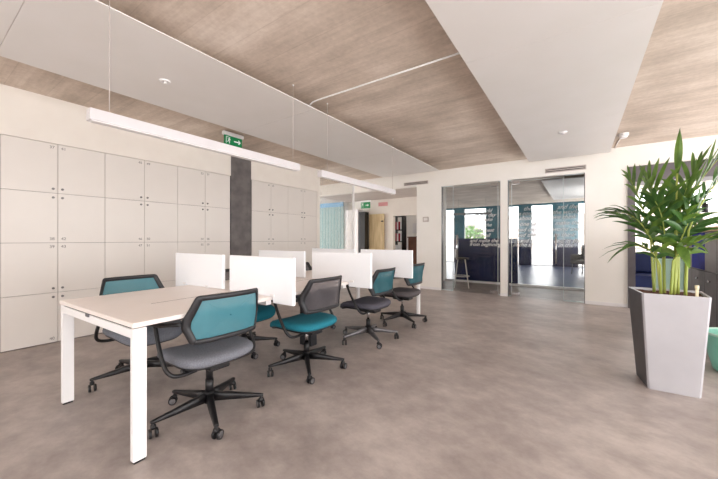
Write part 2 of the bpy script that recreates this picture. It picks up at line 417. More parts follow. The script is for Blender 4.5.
def exit_sign(name, label, loc, rz, wdt=0.30, hgt=0.135):
    """white-mounted green running-man sign; face looks along local +X, text along local +Y"""
    e = empty(name, label, 'exit sign', loc, rz)
    MB().box(-0.03, 0.03, -wdt / 2 - 0.02, wdt / 2 + 0.02, 0, 0.055, bev=0.006).build('mount', M['white'], e)
    bd = MB().box(-0.008, 0.008, -wdt / 2, wdt / 2, -hgt, 0, bev=0.002).build('sign_plate', M['green'], e)
    X_ = 0.0095
    p = MB()          # doorway with a running figure on the left third, arrow on the right
    def q(y0, y1, z0, z1): p.box(X_ - 0.001, X_, y0, y1, z0, z1)
    yl = -wdt / 2
    q(yl + 0.025, yl + 0.033, -hgt + 0.02, -0.02); q(yl + 0.025, yl + 0.075, -0.028, -0.02); q(yl + 0.082, yl + 0.09, -hgt + 0.02, -0.05)
    p.tube([(X_ - .0005, yl + 0.085, -0.032), (X_, yl + 0.085, -0.032)], 0.010, 12)
    def limb(a, b_, r=0.006):
        p.tube([(X_, yl + a[0], a[1]), (X_, yl + b_[0], b_[1])], [r * .8, r * .8], 6)
    limb((0.078, -0.045), (0.066, -0.075), 0.010); limb((0.066, -0.075), (0.084, -0.09)); limb((0.084, -0.09), (0.078, -0.112))
    limb((0.066, -0.075), (0.048, -0.098)); limb((0.078, -0.048), (0.10, -0.062)); limb((0.078, -0.048), (0.054, -0.052))
    p.build('pictogram', M['signwhite'], bd)
    p = MB()
    q(0.01, 0.105, -hgt / 2 - 0.009, -hgt / 2 + 0.009)
    p.tube([(X_, 0.085, -hgt / 2 - 0.03), (X_, 0.115, -hgt / 2)], 0.009, 6); p.tube([(X_, 0.085, -hgt / 2 + 0.03), (X_, 0.115, -hgt / 2)], 0.009, 6)
    p.build('arrow', M['signwhite'], bd)
    return e
exit_sign('exit_sign', 'green running-figure exit sign with arrow above the dark grey pillar', (-4.35, 2.92, 2.755), 0)
ex2 = exit_sign('exit_sign', 'small green exit sign above the black corridor pillar', (-5.70, 8.64, 2.40), -PI / 2, 0.36, 0.20)
rs = box('wall_sign', M['palered'], (-5.42, -5.08, 8.98, 8.998, 2.28, 2.40)); tag(rs, 'small pale red sign above the wooden corridor door', 'sign')

# things in the recess beyond the corridor
sh = empty('shelf_unit', 'dark open shelf unit of red and white folders in the corridor recess', 'shelf', (-5.28, 9.9, 0))
f = MB()
for x in (-0.02, 0.32): f.box(x, x + 0.03, -0.15, 0.15, 0, 2.0)
for z in (0.3, 0.7, 1.1, 1.5, 1.97): f.box(0, 0.32, -0.15, 0.15, z, z + 0.03)
f.build('frame', M['black'], sh)
for i, (z, mm) in enumerate(((1.13, 'red'), (1.53, 'red'), (0.73, 'white'))):
    for k in range(4):
        fo = box('folder', M[mm if k % 2 == 0 else 'white'], (-5.23 + 0.065 * k, -5.18 + 0.065 * k, 9.78, 10.02, z + 0.001, z + 0.27))
        tag(fo, ('red' if (mm == 'red' and k % 2 == 0) else 'white') + ' folder on the dark shelf unit, ' + ('second', 'top', 'third')[i] + ' shelf, ' + ('leftmost', 'second from left', 'third from left', 'rightmost')[k], 'folder', 'folders on the corridor shelf')
de = empty('reception_counter', 'brown wooden counter in the corridor recess', 'counter', (-4.66, 10.2, 0))
MB().box(-0.16, 0.5, -0.25, 0.25, 0, 1.25, bev=0.01).build('body', M['brown'], de)
MB().box(-0.18, 0.52, -0.28, 0.28, 1.25, 1.29, bev=0.005).build('top', M['brown'], de)
mo = empty('monitor', 'teal-screened monitor standing on the brown counter', 'monitor', (-4.50, 10.2, 1.29))
MB().box(-0.1, 0.1, -0.08, 0.08, 0, 0.015).box(-0.02, 0.02, -0.01, 0.01, 0.015, 0.16).build('stand', M['black'], mo)
MB().box(-0.26, 0.26, -0.02, 0.02, 0.12, 0.46, bev=0.004).build('casing', M['white'], mo)
MB().box(-0.08, 0.24, -0.024, -0.02, 0.15, 0.43).build('display', M['tealwall'], mo)

# ---- meeting room beyond the inner glass
w = MB(); w.box(-9.5, 0.7, YE, YE + 0.2, 2.74, H)
for a, b2 in ((-9.5, -5.85), (-5.36, -4.85), (-3.77, -2.90), (-2.31, -1.81), (-0.947, -0.035), (0.6, 0.7)):
    w.mat(M['tealwall']).box(a, b2, YE, YE + 0.2, 1.2, 2.74); w.mat(M['navymat']).box(a, b2, YE, YE + 0.2, 0, 1.2)
structure(w.build('wall_far'), 'far wall of teal over navy piers between tall windows', 'wall')
wl_ = MB().box(-9.5, -9.3, 9.15, YE, 0, 1.0).box(-9.5, -9.3, 9.15, YE, 2.4, H)
for y in (9.15, 11.5, 13.9, YE - .15): wl_.box(-9.5, -9.3, y, y + .15, 1.0, 2.4)
structure(wl_.build('wall_meeting_left', M['wallwhite']))  # openings in this unseen wall are added to light the meeting room
wr_ = MB().box(0.62, 0.70, YB + 0.5, 11.0, 0, H).box(0.62, 0.70, 11.0, YE, 0, 1.0).box(0.62, 0.70, 11.0, YE, 2.4, H).box(0.62, 0.70, 13.2, 14.2, 1.0, 2.4).box(0.62, 0.70, YE - .2, YE, 1.0, 2.4)
structure(wr_.build('wall_meeting_right', M['wallwhite']))  # its unseen openings are also added, as side light on the teal piers
n = 2
for i, (a, b2) in enumerate(((-5.85, -5.36), (-4.85, -3.77), (-2.90, -2.31), (-1.81, -0.947), (-0.035, 0.6))):
    g = empty('window_%d' % n, None, None, (0, 0, 0), kind='structure'); n += 1
    box('pane', M['glass2'], (a, b2, YE + 0.09, YE + 0.10, 0.05, 2.74), g)
    fr = MB(); fr.box(a, b2, YE + 0.06, YE + 0.13, 0, 0.05); fr.box(a, a + 0.03, YE + 0.06, YE + 0.13, 0.05, 2.74); fr.box(b2 - 0.03, b2, YE + 0.06, YE + 0.13, 0.05, 2.74)
    fr.build('frame', M['white'], g)
# inner partition glass with navy film and white lettering
g = empty('window_7', 'inner glass partition with white handwriting', 'glass partition', kind='structure')
box('pane', M['glass2'], (-3.2, 0.62, YP, YP + 0.012, 0.05, H - 0.01), g)
box('base_rail', M['white'], (-3.2, 0.62, YP - 0.07, YP + 0.05, 0, 0.05), g)
nf = box('navy_film', M['navy'], (-2.93, -1.30, YP + 0.014, YP + 0.02, 0.05, 1.22), g); nf['label'] = 'navy blue lower film'
rows = [(1.97, ['a world', 'and the', 'the']), (1.85, ['in the day', 'the world', 'we could']), (1.73, ['and make', 'we think', 'about']),
        (1.585, ['and the', 'make the', 'one of']), (1.44, ['the best', 'world and', 'read on']), (1.30, ['with all', 'to think', 'and the']),
        (1.157, ['and make the', 'and in the', 'and all']), (1.055, ['from beginning', 'in the', 'in the sky'])]
for i, (z, ws) in enumerate(rows):
    for (x, k), s in zip([(-2.15, 0), (-0.27, 1), (-1.12, 2)], ws):
        t = text_mesh(s, 0.135, M['letter'], 'lettering', g, shear=0.45)
        t.rotation_euler = (PI / 2, 0, 0); t.location = (x + 0.04 * math.sin(i * 2.1 + k), YP - 0.002, z)
# stool, armchair and lamp in there
def stool(loc, rz, label):
    s = empty('bar_stool', label, 'stool', loc, rz)
    MB().cyl(0, 0, 0.70, 0.74, 0.17, 0.17, 24).build('seat', M['black'], s)
    MB().box(-0.16, -0.13, -0.15, 0.15, 0.74, 0.95, bev=0.012).build('backrest', M['white'], s)
    for a in range(4):
        an = PI / 4 + a * PI / 2; c_, s_ = math.cos(an), math.sin(an)
        MB().tube([(c_ * .24, s_ * .24, 0), (c_ * .12, s_ * .12, .70)], 0.012).build('leg', M['panel'], s)
    MB().tube([(math.cos(k * PI / 12) * .19, math.sin(k * PI / 12) * .19, .28) for k in range(25)], 0.008).build('footrest', M['panel'], s)
    return s
stool((-2.42, 8.02, 0), 0.3, 'black bar stool with pale metal legs behind the left glass door')
ac = empty('armchair', 'black armchair at the right edge of the room beyond the glass', 'chair', (0.15, 13.2, 0), -2.2)
MB().box(-0.3, 0.3, -0.3, 0.3, 0.36, 0.48, bev=0.04).build('seat', M['black'], ac)
MB().box(-0.32, -0.24, -0.3, 0.3, 0.48, 1.0, bev=0.035).build('backrest', M['black'], ac)
for y in (-0.32, 0.26): MB().box(-0.28, 0.24, y, y + 0.06, 0.48, 0.68, bev=0.02).build('armrest', M['black'], ac)
for x in (-.26, .26):
    for y in (-.26, .26): MB().tube([(x, y, 0), (x * .9, y * .9, .37)], 0.016).build('leg', M['grey_metal'], ac)
def table(loc, label, name='meeting_table', top='white', L=0.7, W=0.5):
    e = empty(name, label, 'table', loc)
    MB().box(-L, L, -W, W, 0.70, 0.74, bev=0.01).build('tabletop', M[top], e)
    for x in (-L + .06, L - .06):
        for y in (-W + .06, W - .06): MB().box(x - .025, x + .025, y - .025, y + .025, 0, 0.70).build('leg', M[top], e)
    return e
table((-2.75, 12.8, 0), 'white table seen past the left edge of the right glass door', L=0.6, W=0.4)
pl = empty('linear_pendant', 'grey linear pendant in the room beyond the left glass door', 'lamp', (-3.4, 12.6, 0))
MB().box(-0.7, 0.7, -0.05, 0.05, 2.14, 2.22, bev=0.005, rot=Matrix.Rotation(0.35, 3, 'Z')).build('lamp_body', M['grey_metal'], pl)
for x in (-0.5, 0.5): MB().tube([(x * math.cos(.35), x * math.sin(.35), 2.22), (x * math.cos(.35), x * math.sin(.35), H)], 0.003).build('wire', M['grey_metal'], pl)
# outside the far windows
structure(box('ground', M['earth'], (-30, 20, YE + 0.2, 60, -0.3, -0.05)))
def bush(loc, r, h, label):
    e = empty('garden_tree', label, 'tree', loc)
    MB().tube([(0, 0, -0.05), (0.03, 0, h * .5)], [0.07, 0.04]).build('trunk', M['brown'], e)
    m = MB()
    for k in range(420):
        th = random.uniform(0, 2 * PI); ph = math.acos(random.uniform(-1, 1)); rr = r * random.uniform(.5, 1)
        p = Vector((rr * math.sin(ph) * math.cos(th), rr * math.sin(ph) * math.sin(th), h * .65 + rr * math.cos(ph) * .8))
        d = Vector((random.uniform(-1, 1), random.uniform(-1, 1), random.uniform(-1, 1))).normalized(); u = d.orthogonal().normalized()
        s = 0.13
        m.face([p - d * s, p + u * s * .5, p + d * s, p - u * s * .5])
    m.build('crown', M['treeleaf'], e)
bush((-5.6, 20.5, 0), 0.9, 2.0, 'leafy garden tree outside behind the left glass door')
bush((-8.6, 21.5, 0), 1.0, 2.6, 'taller garden tree outside at the left edge of the left doorway')
fb = empty('apartment_block', 'pale apartment block outside the far windows', 'building', (-3.0, 44, -0.05))
MB().box(-12, 14, 0, 6, 0, 4.2).build('facade', M['facade'], fb)
for k in range(6): MB().box(-10 + k * 3.6, -8.4 + k * 3.6, -0.05, 0, 1.6, 3.2).build('window', M['midgrey'], fb)

# ---- glass doors and side panes in the back wall
def glass_leaf(name, x0, x1, label, pivot, hx):
    d = empty(name, label, 'glass door', ((x0 + x1) / 2, YB + 0.07, 0), kind='structure'); xm = (x0 + x1) / 2
    MB().box(x0 - xm, x1 - xm, -0.006, 0.006, 0.012, 2.40).build('pane', M['glass'], d)
    MB().box(x0 - xm - .004, x0 - xm + .004, -0.007, 0.007, 0.012, 2.40).box(x1 - xm - .004, x1 - xm + .004, -0.007, 0.007, 0.012, 2.40).box(x0-xm,x1-xm,-.007,.007,2.396,2.402).build('edge', M['glassedge'], d)
    for z in (0.012, 2.34):
        a, b2 = (x0 - xm, x0 - xm + .15) if pivot < 0 else (x1 - xm - .15, x1 - xm)
        MB().box(a, b2, -0.018, 0.018, z, z + 0.075, bev=0.004).build('pivot_fitting', M['chrome'], d)
    h = MB()
    for s in (-1, 1):
        h.tube([(hx - xm, s * .045, .72), (hx - xm, s * .045, 1.30)], 0.013, 10)
    for z in (.82, 1.2): h.tube([(hx - xm, -.045, z), (hx - xm, .045, z)], 0.008, 8)
    h.build('handle', M['chrome'], d)
    return d
glass_leaf('door_1', -2.40, -1.43, 'left clear glass pivot door with a tall bar handle', 1, -2.31)
glass_leaf('door_2', -1.16, -0.245, 'right clear glass pivot door with a tall bar handle', -1, -0.37)
def fixed(name, x0, x1, label):
    g = empty(name, label, 'glass panel', (0, 0, 0), kind='structure')
    box('pane', M['glass'], (x0, x1, YB + 0.064, YB + 0.076, 0.02, 2.425), g)
    MB().box(x0, x1, YB + 0.05, YB + 0.09, 0, 0.02).box(x0, x1, YB + 0.05, YB + 0.09, 2.42, 2.434).build('channel', M['glassedge'], g)
fixed('window_8', -2.655, -2.41, 'narrow fixed glass pane left of the left glass door')
fixed('window_9', -1.42, -1.38, 'glass strip between left door and white pier')
fixed('window_10', -1.225, -1.175, 'glass strip between white pier and right door')
fixed('window_11', -0.235, 0.086, 'fixed glass pane right of the right glass door')
tm = MB()
for (a, b2) in ((-2.664, -1.37), (-1.23, 0.092)):
    tm.box(a, a + .012, YB + .03, YB + .12, 0, 2.435); tm.box(b2 - .012, b2, YB + .03, YB + .12, 0, 2.435)
structure(tm.build('trim_1', M['grey_metal']))

# vents, thermostat
def vent(x0, x1, z0, z1, label):
    v = empty('air_vent', label, 'vent', ((x0 + x1) / 2, YB, z0)); hw = (x1 - x0) / 2; hh = z1 - z0
    MB().box(-hw, hw, -0.01, 0, 0, hh).build('backing', M['pillar'], v)
    MB().box(-hw - .01, hw + .01, -0.016, 0, -.01, 0.006).box(-hw - .01, hw + .01, -0.016, 0, hh - .006, hh + .01).box(-hw - .01, -hw + .004, -0.016, 0, 0, hh).box(hw - .004, hw + .01, -0.016, 0, 0, hh).build('frame', M['soffit'], v)
    MB().box(-hw, hw, -0.014, -0.01, hh * .42, hh * .62).build('slat', M['soffit'], v)
vent(-0.54, 0.10, 2.50, 2.565, 'slot air vent above the right glass door')
vent(-3.61, -2.99, 2.54, 2.60, 'slot air vent above the corridor opening')
th = empty('thermostat', 'small square white wall control left of the glass doors', 'thermostat', (-3.04, YB, 1.675))
MB().box(-.075, .075, -0.014, 0, -.06, .06, bev=0.004).build('casing', M['soffit'], th)
MB().box(-.05, .05, -0.018, -0.014, -.03, .035, bev=0.001).build('display', M['panel'], th)

# ---- ceiling: suspended white panels, pipe, detectors
def cpanel(name, x0, x1, ys, label):
    e = empty(name, label, 'ceiling panel', ((x0 + x1) / 2, (ys[0] + ys[-1]) / 2, 2.70)); cy_ = (ys[0] + ys[-1]) / 2; hw = (x1 - x0) / 2
    for a, b2 in zip(ys, ys[1:]):
        MB().box(-hw, hw, a - cy_ + .0015, b2 - cy_ - .0015, 0, 0.008, bev=0.001).build('panel_module', M['panel'], e)
    for a in ys[1:-1]:
        for x in (-hw * .7, hw * .7): MB().tube([(x, a - cy_ , 0.0075), (x, a - cy_ , H - 2.70)], 0.006).build('hanger', M['grey_metal'], e)
    return e
cpanel('ceiling_panel', -3.92, -2.515, (-1.84, 0.46, 2.75, 4.85, 6.74), 'long white suspended ceiling panel over the lockers side of the desk')
cpanel('ceiling_panel', -0.80, 0.44, (-1.84, 0.46, 2.77, 4.95, 7.0), 'long white suspended ceiling panel running to the right glass door')
cpanel('ceiling_panel', -0.80, 0.44, (9.4, 11.8, 14.2), 'white suspended ceiling panel in the room beyond the right glass door')
pc = MB(); pc.tube([(-2.70, 2.76, 2.755), (-2.64, 2.76, 2.757), (-2.60, 2.76, 2.775), (-2.56, 2.76, 2.795), (-2.5, 2.76, 2.80), (-1.6, 2.76, 2.80), (-0.75, 2.76, 2.80)], 0.009, 10)
tag(pc.build('conduit_pipe', M['white']), 'white conduit pipe crossing the concrete between the two ceiling panels', 'pipe')
sp = empty('sprinkler', 'small white sprinkler head in the left ceiling panel', 'sprinkler', (-3.245, 1.452, 2.70))
MB().cyl(0, 0, -0.012, -0.001, 0.045, 0.05).build('collar', M['white'], sp)
MB().cyl(0, 0, -0.028, -0.012, 0.010, 0.014).cyl(0, 0, -0.032, -0.028, 0.018, 0.018).build('head', M['panel'], sp)
se = empty('ceiling_sensor', 'small white round sensor in the right ceiling panel', 'sensor', (-0.185, 5.311, 2.70))
MB().cyl(0, 0, -0.018, -0.001, 0.04, 0.055).build('body', M['white'], se)
MB().cyl(0, 0, -0.032, -0.018, 0.018, 0.03).build('lens', M['lampwhite'], se)
sd = empty('smoke_detector', 'white smoke detector with a cable on the concrete by the back wall', 'smoke detector', (0.56, 6.35, H))
MB().cyl(0, 0, -0.07, -0.03, 0.045, 0.065).cyl(0, 0, -0.03, 0, 0.07, 0.07).build('body', M['white'], sd)
MB().tube([(0.0, 0.05, -0.008), (-0.03, 0.5, -0.008), (-0.03, 0.895, -0.008)], 0.008).build('cable', M['white'], sd)

def pendant(name, y0, y1, label):
    e = empty(name, label, 'lamp', (-2.515, (y0 + y1) / 2, 0)); hl = (y1 - y0) / 2
    lb = MB().box(-0.035, 0.035, -hl, hl, 1.935, 2.007, bev=0.003).build('lamp_body', M['lampwhite'], e)
    MB().box(-0.028, 0.028, -hl + .01, hl - .01, 1.930, 1.9355).build('diffuser', M['white'], lb)
    for s in (-1, 1):
        MB().tube([(0.03 , s * (hl - .1), 2.005), (0.035, s * (hl - .1), H)], 0.0022, 6).build('wire', M['soffit'], e)
        MB().cyl(0.035, s * (hl - .1), H - .012, H, 0.006, 0.010, 12).build('canopy', M['white'], e)
    return e
pendant('pendant_lamp', 0.677, 2.474, 'long white linear pendant over the near half of the desk')
pendant('pendant_lamp', 2.83, 4.66, 'long white linear pendant over the far half of the desk')

# ---------------------------------------------------------------- lockers
def locker_column(y0, y1, knob_far, label, first):
    e = empty('locker_column', label, 'locker', (XW, y0, 0), 0, 'white locker columns'); wd = y1 - y0
    MB().box(-0.46, -0.020, 0.001, wd - .001, 0, 2.296).build('carcass', M['lockgap'], e)
    zs = [0.008, 0.579, 1.152, 1.724, 2.294]
    for r in range(4):
        z0, z1 = zs[r], zs[r + 1]
        d = MB().box(-0.019, 0, 0.002, wd - .002, z0 + .002, z1 - .002, bev=0.0015).build('door', M['locker'], e)
        top_knob = r in (0, 2)
        y = wd - 0.04 if knob_far else 0.04
        zk = z1 - 0.05 if top_knob else z0 + 0.05
        zn = z0 + 0.045 if top_knob else z1 - 0.045
        MB().tube([(0, y, zk), (0.006, y, zk)], 0.013, 14).tube([(0.006, y, zk), (0.02, y, zk)], 0.008, 10).build('knob', M['knob'], d)
        t = text_mesh(str(first + 3 - r), 0.045, M['ink'], 'number', d)
        t.rotation_euler = (PI / 2, 0, PI / 2); t.location = (0.001, y - (0.01 if knob_far else -0.01), zn)
    return e
ORD = ['first', 'second', 'third', 'fourth', 'fifth', 'sixth', 'seventh']
seams = [0.17, 0.617, 1.064, 1.511, 1.959, 2.408, 2.836, 3.285]
for i in range(7):
    if i == 0: lab = 'white four-door locker column cut by the left edge of the photo'
    else: lab = 'white four-door locker column, ' + ORD[i - 1] + ' full column from the left, before the dark grey pillar'
    locker_column(seams[i], seams[i + 1], i % 2 == 1, lab, 37 - 0 + (i - 1) * 4 if i else 33)
seams2 = [3.73, 4.177, 4.622, 5.062, 5.51]
for i in range(4):
    locker_column(seams2[i], seams2[i + 1], i % 2 == 0, 'white four-door locker column, ' + ORD[i] + ' beyond the dark grey pillar', 61 + 4 * i)
MB_ = MB().box(XW - 0.5, XW + 0.005, 3.30, 3.712, 0, H)
tag(structure(MB_.build('pillar', M['pillar'])), 'dark grey square pillar between the two runs of lockers', 'pillar')

# ---------------------------------------------------------------- desk
DX0, DX1, DY0, DY1, DZ = -3.10, -1.93, 0.685, 4.635, 0.75
DA = math.radians(1.6); DCX, DCY = -2.505 - 1.975 * math.sin(DA), 0.685 + 1.975 * math.cos(DA)
def dworld(lx, ly): return (-2.505 + lx * math.cos(DA) - ly * math.sin(DA), 0.685 + lx * math.sin(DA) + ly * math.cos(DA))
dk = empty('bench_desk', 'long white bench desk with shared workstations in the middle of the office', 'desk', (DCX, DCY, 0), DA)
def dbox(name, mat, x0, x1, y0, y1, z0, z1, parent=None, bev=0.0):
    cx_, cy_ = (DX0 + DX1) / 2, (DY0 + DY1) / 2
    return MB().box(x0 - cx_, x1 - cx_, y0 - cy_, y1 - cy_, z0, z1, bev=bev).build(name, mat, parent or dk)
ys = [DY0, 1.637, 2.655, 3.655, DY1]
tops = MB()
for i in range(4):
    a, b2 = ys[i] + (0 if i == 0 else .001), ys[i + 1] - (0 if i == 3 else .001)
    wt = dbox('worktop', M['desktop'], DX0, DX1, a, b2, DZ - .026, DZ, bev=0.002)
    hatch = dbox('cable_hatch', M['desktop'], -2.565, -2.415, a + .35, b2 - .04, DZ, DZ + .001, dk)
    dbox('gap', M['lockgap'], -2.413, -2.410, a + .30, b2 - .04, DZ, DZ + .0012, dk)
for y in (DY0 + .005, DY1 - .075):
    for x in (DX0 + .008, DX1 - .044):
        lg = dbox('leg', M['white'], x, x + .036, y, y + .066, 0.012, DZ - .033, bev=0.003)
        dbox('foot_pad', M['black'], x + .006, x + .030, y + .006, y + .060, 0, 0.012, lg)
    dbox('end_rail', M['white'], DX0 + .01, DX1 - .01, y + .001, y + .065, DZ - .086, DZ - .037, bev=0.003)
    dbox('spacer', M['black'], DX0 + .06, DX1 - .06, y + .008, y + .06, DZ - .037, DZ - .026)
dbox('latch', M['grey_metal'], -2.60, -2.55, DY0 - .001, DY0 + .02, DZ - .05, DZ - .027, bev=0.002)
for y in (1.637, 2.655, 3.655):
    pd = dbox('centre_leg', M['frame'], -2.57, -2.40, y - .05, y + .05, 0.0, DZ - .09, bev=0.006) if abs(y - 2.655) < .01 else None
    dbox('cross_beam', M['white'], DX0 + .05, DX1 - .05, y - .025, y + .025, DZ - .07, DZ - .027)
for x in (-2.78, -2.22):
    dbox('long_beam', M['white'], x - .02, x + .02, DY0 + .08, DY1 - .08, DZ - .066, DZ - .027)
dbox('cable_tray', M['pillar'], -2.60, -2.40, DY0 + .35, DY1 - .35, DZ - .15, DZ - .10)

PLACE = ['nearest', 'middle', 'farthest']
for i, y in enumerate((.952, 1.97, 2.97)):
    for side, (x0, x1) in (('left', ((-.825, -.04), (-.80, -.02), (-.78, -.01))[i]), ('right', ((.058, .812), (.095, .865), (.10, .87))[i])):
        s = empty('desk_screen', 'white desk divider screen, %s on the %s side of the bench desk' % (PLACE[i], 'locker' if side == 'left' else 'near glass door'), 'screen', (*dworld((x0 + x1) / 2, y), 0.69), DA, 'white desk divider screens')
        if side == 'right': s['label'] = 'white desk divider screen, %s on the side of the desk facing away from the lockers' % PLACE[i]
        hw = (x1 - x0) / 2
        # the board is notched so that it sits on the desk and hangs past its outer edge
        b_ = MB()
        if side == 'left':
            pts = [(-hw, 0), (-.597 - (x0 + x1) / 2, 0), (-.597 - (x0 + x1) / 2, .064), (hw, .064), (hw, .365), (-hw, .365)]
        else:
            e_ = .597 - (x0 + x1) / 2
            pts = [(-hw, .064), (e_, .064), (e_, 0.012), (hw, 0.012), (hw, .365), (-hw, .365)]
        vs0 = [b_.bm.verts.new((p[0], -.014, p[1])) for p in pts]; vs1 = [b_.bm.verts.new((p[0], .014, p[1])) for p in pts]
        b_.bm.faces.new(vs0); b_.bm.faces.new(list(reversed(vs1)))
        for k in range(6): b_.bm.faces.new((vs0[k], vs1[k], vs1[(k + 1) % 6], vs0[(k + 1) % 6]))
        bmesh.ops.bevel(b_.bm, geom=b_.bm.edges[:], offset=0.003, segments=1, affect='EDGES')
        b_.build('board', M['screen'], s)
        for fx in (-.22, .16):
            MB().box(fx - .02, fx + .02, -.022, .022, 0.0605, 0.082, bev=0.002).build('clamp', M['white'], s)

# ---------------------------------------------------------------- chairs (built facing local +X)
def smooth_poly(pts, n=3):
    for _ in range(n):
        out = []
        for i in range(len(pts)):
            a, b_ = pts[i], pts[(i + 1) % len(pts)]
            out.append((a[0] * .75 + b_[0] * .25, a[1] * .75 + b_[1] * .25)); out.append((a[0] * .25 + b_[0] * .75, a[1] * .25 + b_[1] * .75))
        pts = out
    return pts
BACK = [(-.222, .562), (.222, .562), (.260, .660), (.260, .708), (.210, .860), (-.210, .860), (-.260, .708), (-.260, .660)]
def round_poly(pts, cut=.020, k=4):
    out = []
    for i in range(len(pts)):
        p0, p1, p2 = Vector(pts[i - 1]), Vector(pts[i]), Vector(pts[(i + 1) % len(pts)])
        a, b_ = p1 + (p0 - p1).normalized() * cut, p1 + (p2 - p1).normalized() * cut
        for q in range(k + 1):
            t = q / k; out.append(tuple(a * (1 - t) ** 2 + p1 * 2 * t * (1 - t) + b_ * t * t))
        # a few straight points so the sheet can bend between corners
        n_ = Vector(pts[(i + 1) % len(pts)]); c_ = n_ + (p1 - n_).normalized() * cut
        for q in range(1, 5): out.append(tuple(b_.lerp(c_, q / 5)))
    return out
def inset(poly, d):
    c = Vector((0, .712)); out = []
    n = len(poly)
    for i in range(n):
        p0, p1, p2 = Vector(poly[i - 1]), Vector(poly[i]), Vector(poly[(i + 1) % n])
        t = (p2 - p0).normalized(); nn = Vector((-t.y, t.x))
        if nn.dot(c - p1) < 0: nn = -nn
        out.append(tuple(p1 + nn * d))
    return out
def back_pt(y, z, off=0.0):
    w_ = max(0, abs(y) - .15)
    return (-.255 + .30 * y * y + 6.0 * w_ * w_ - .13 * (z - .70) + off, y, z)
def superell(a, b_, n=4.0, k=48):
    r = []
    for i in range(k):
        t = 2 * PI * i / k; c_, s_ = math.cos(t), math.sin(t)
        r.append((a * math.copysign(abs(c_) ** (2 / n), c_), b_ * math.copysign(abs(s_) ** (2 / n), s_)))
    return r
def arc_pts(pts, n=6):
    """Catmull-Rom through the points"""
    P_ = [Vector(p) for p in pts]; out = []
    for i in range(len(P_) - 1):
        p0, p1, p2, p3 = P_[max(i - 1, 0)], P_[i], P_[i + 1], P_[min(i + 2, len(P_) - 1)]
        for k in range(n):
            t = k / n
            out.append(0.5 * ((2 * p1) + (p2 - p0) * t + (2 * p0 - 5 * p1 + 4 * p2 - p3) * t * t + (3 * p1 - p0 - 3 * p2 + p3) * t ** 3))
    out.append(P_[-1]); return out

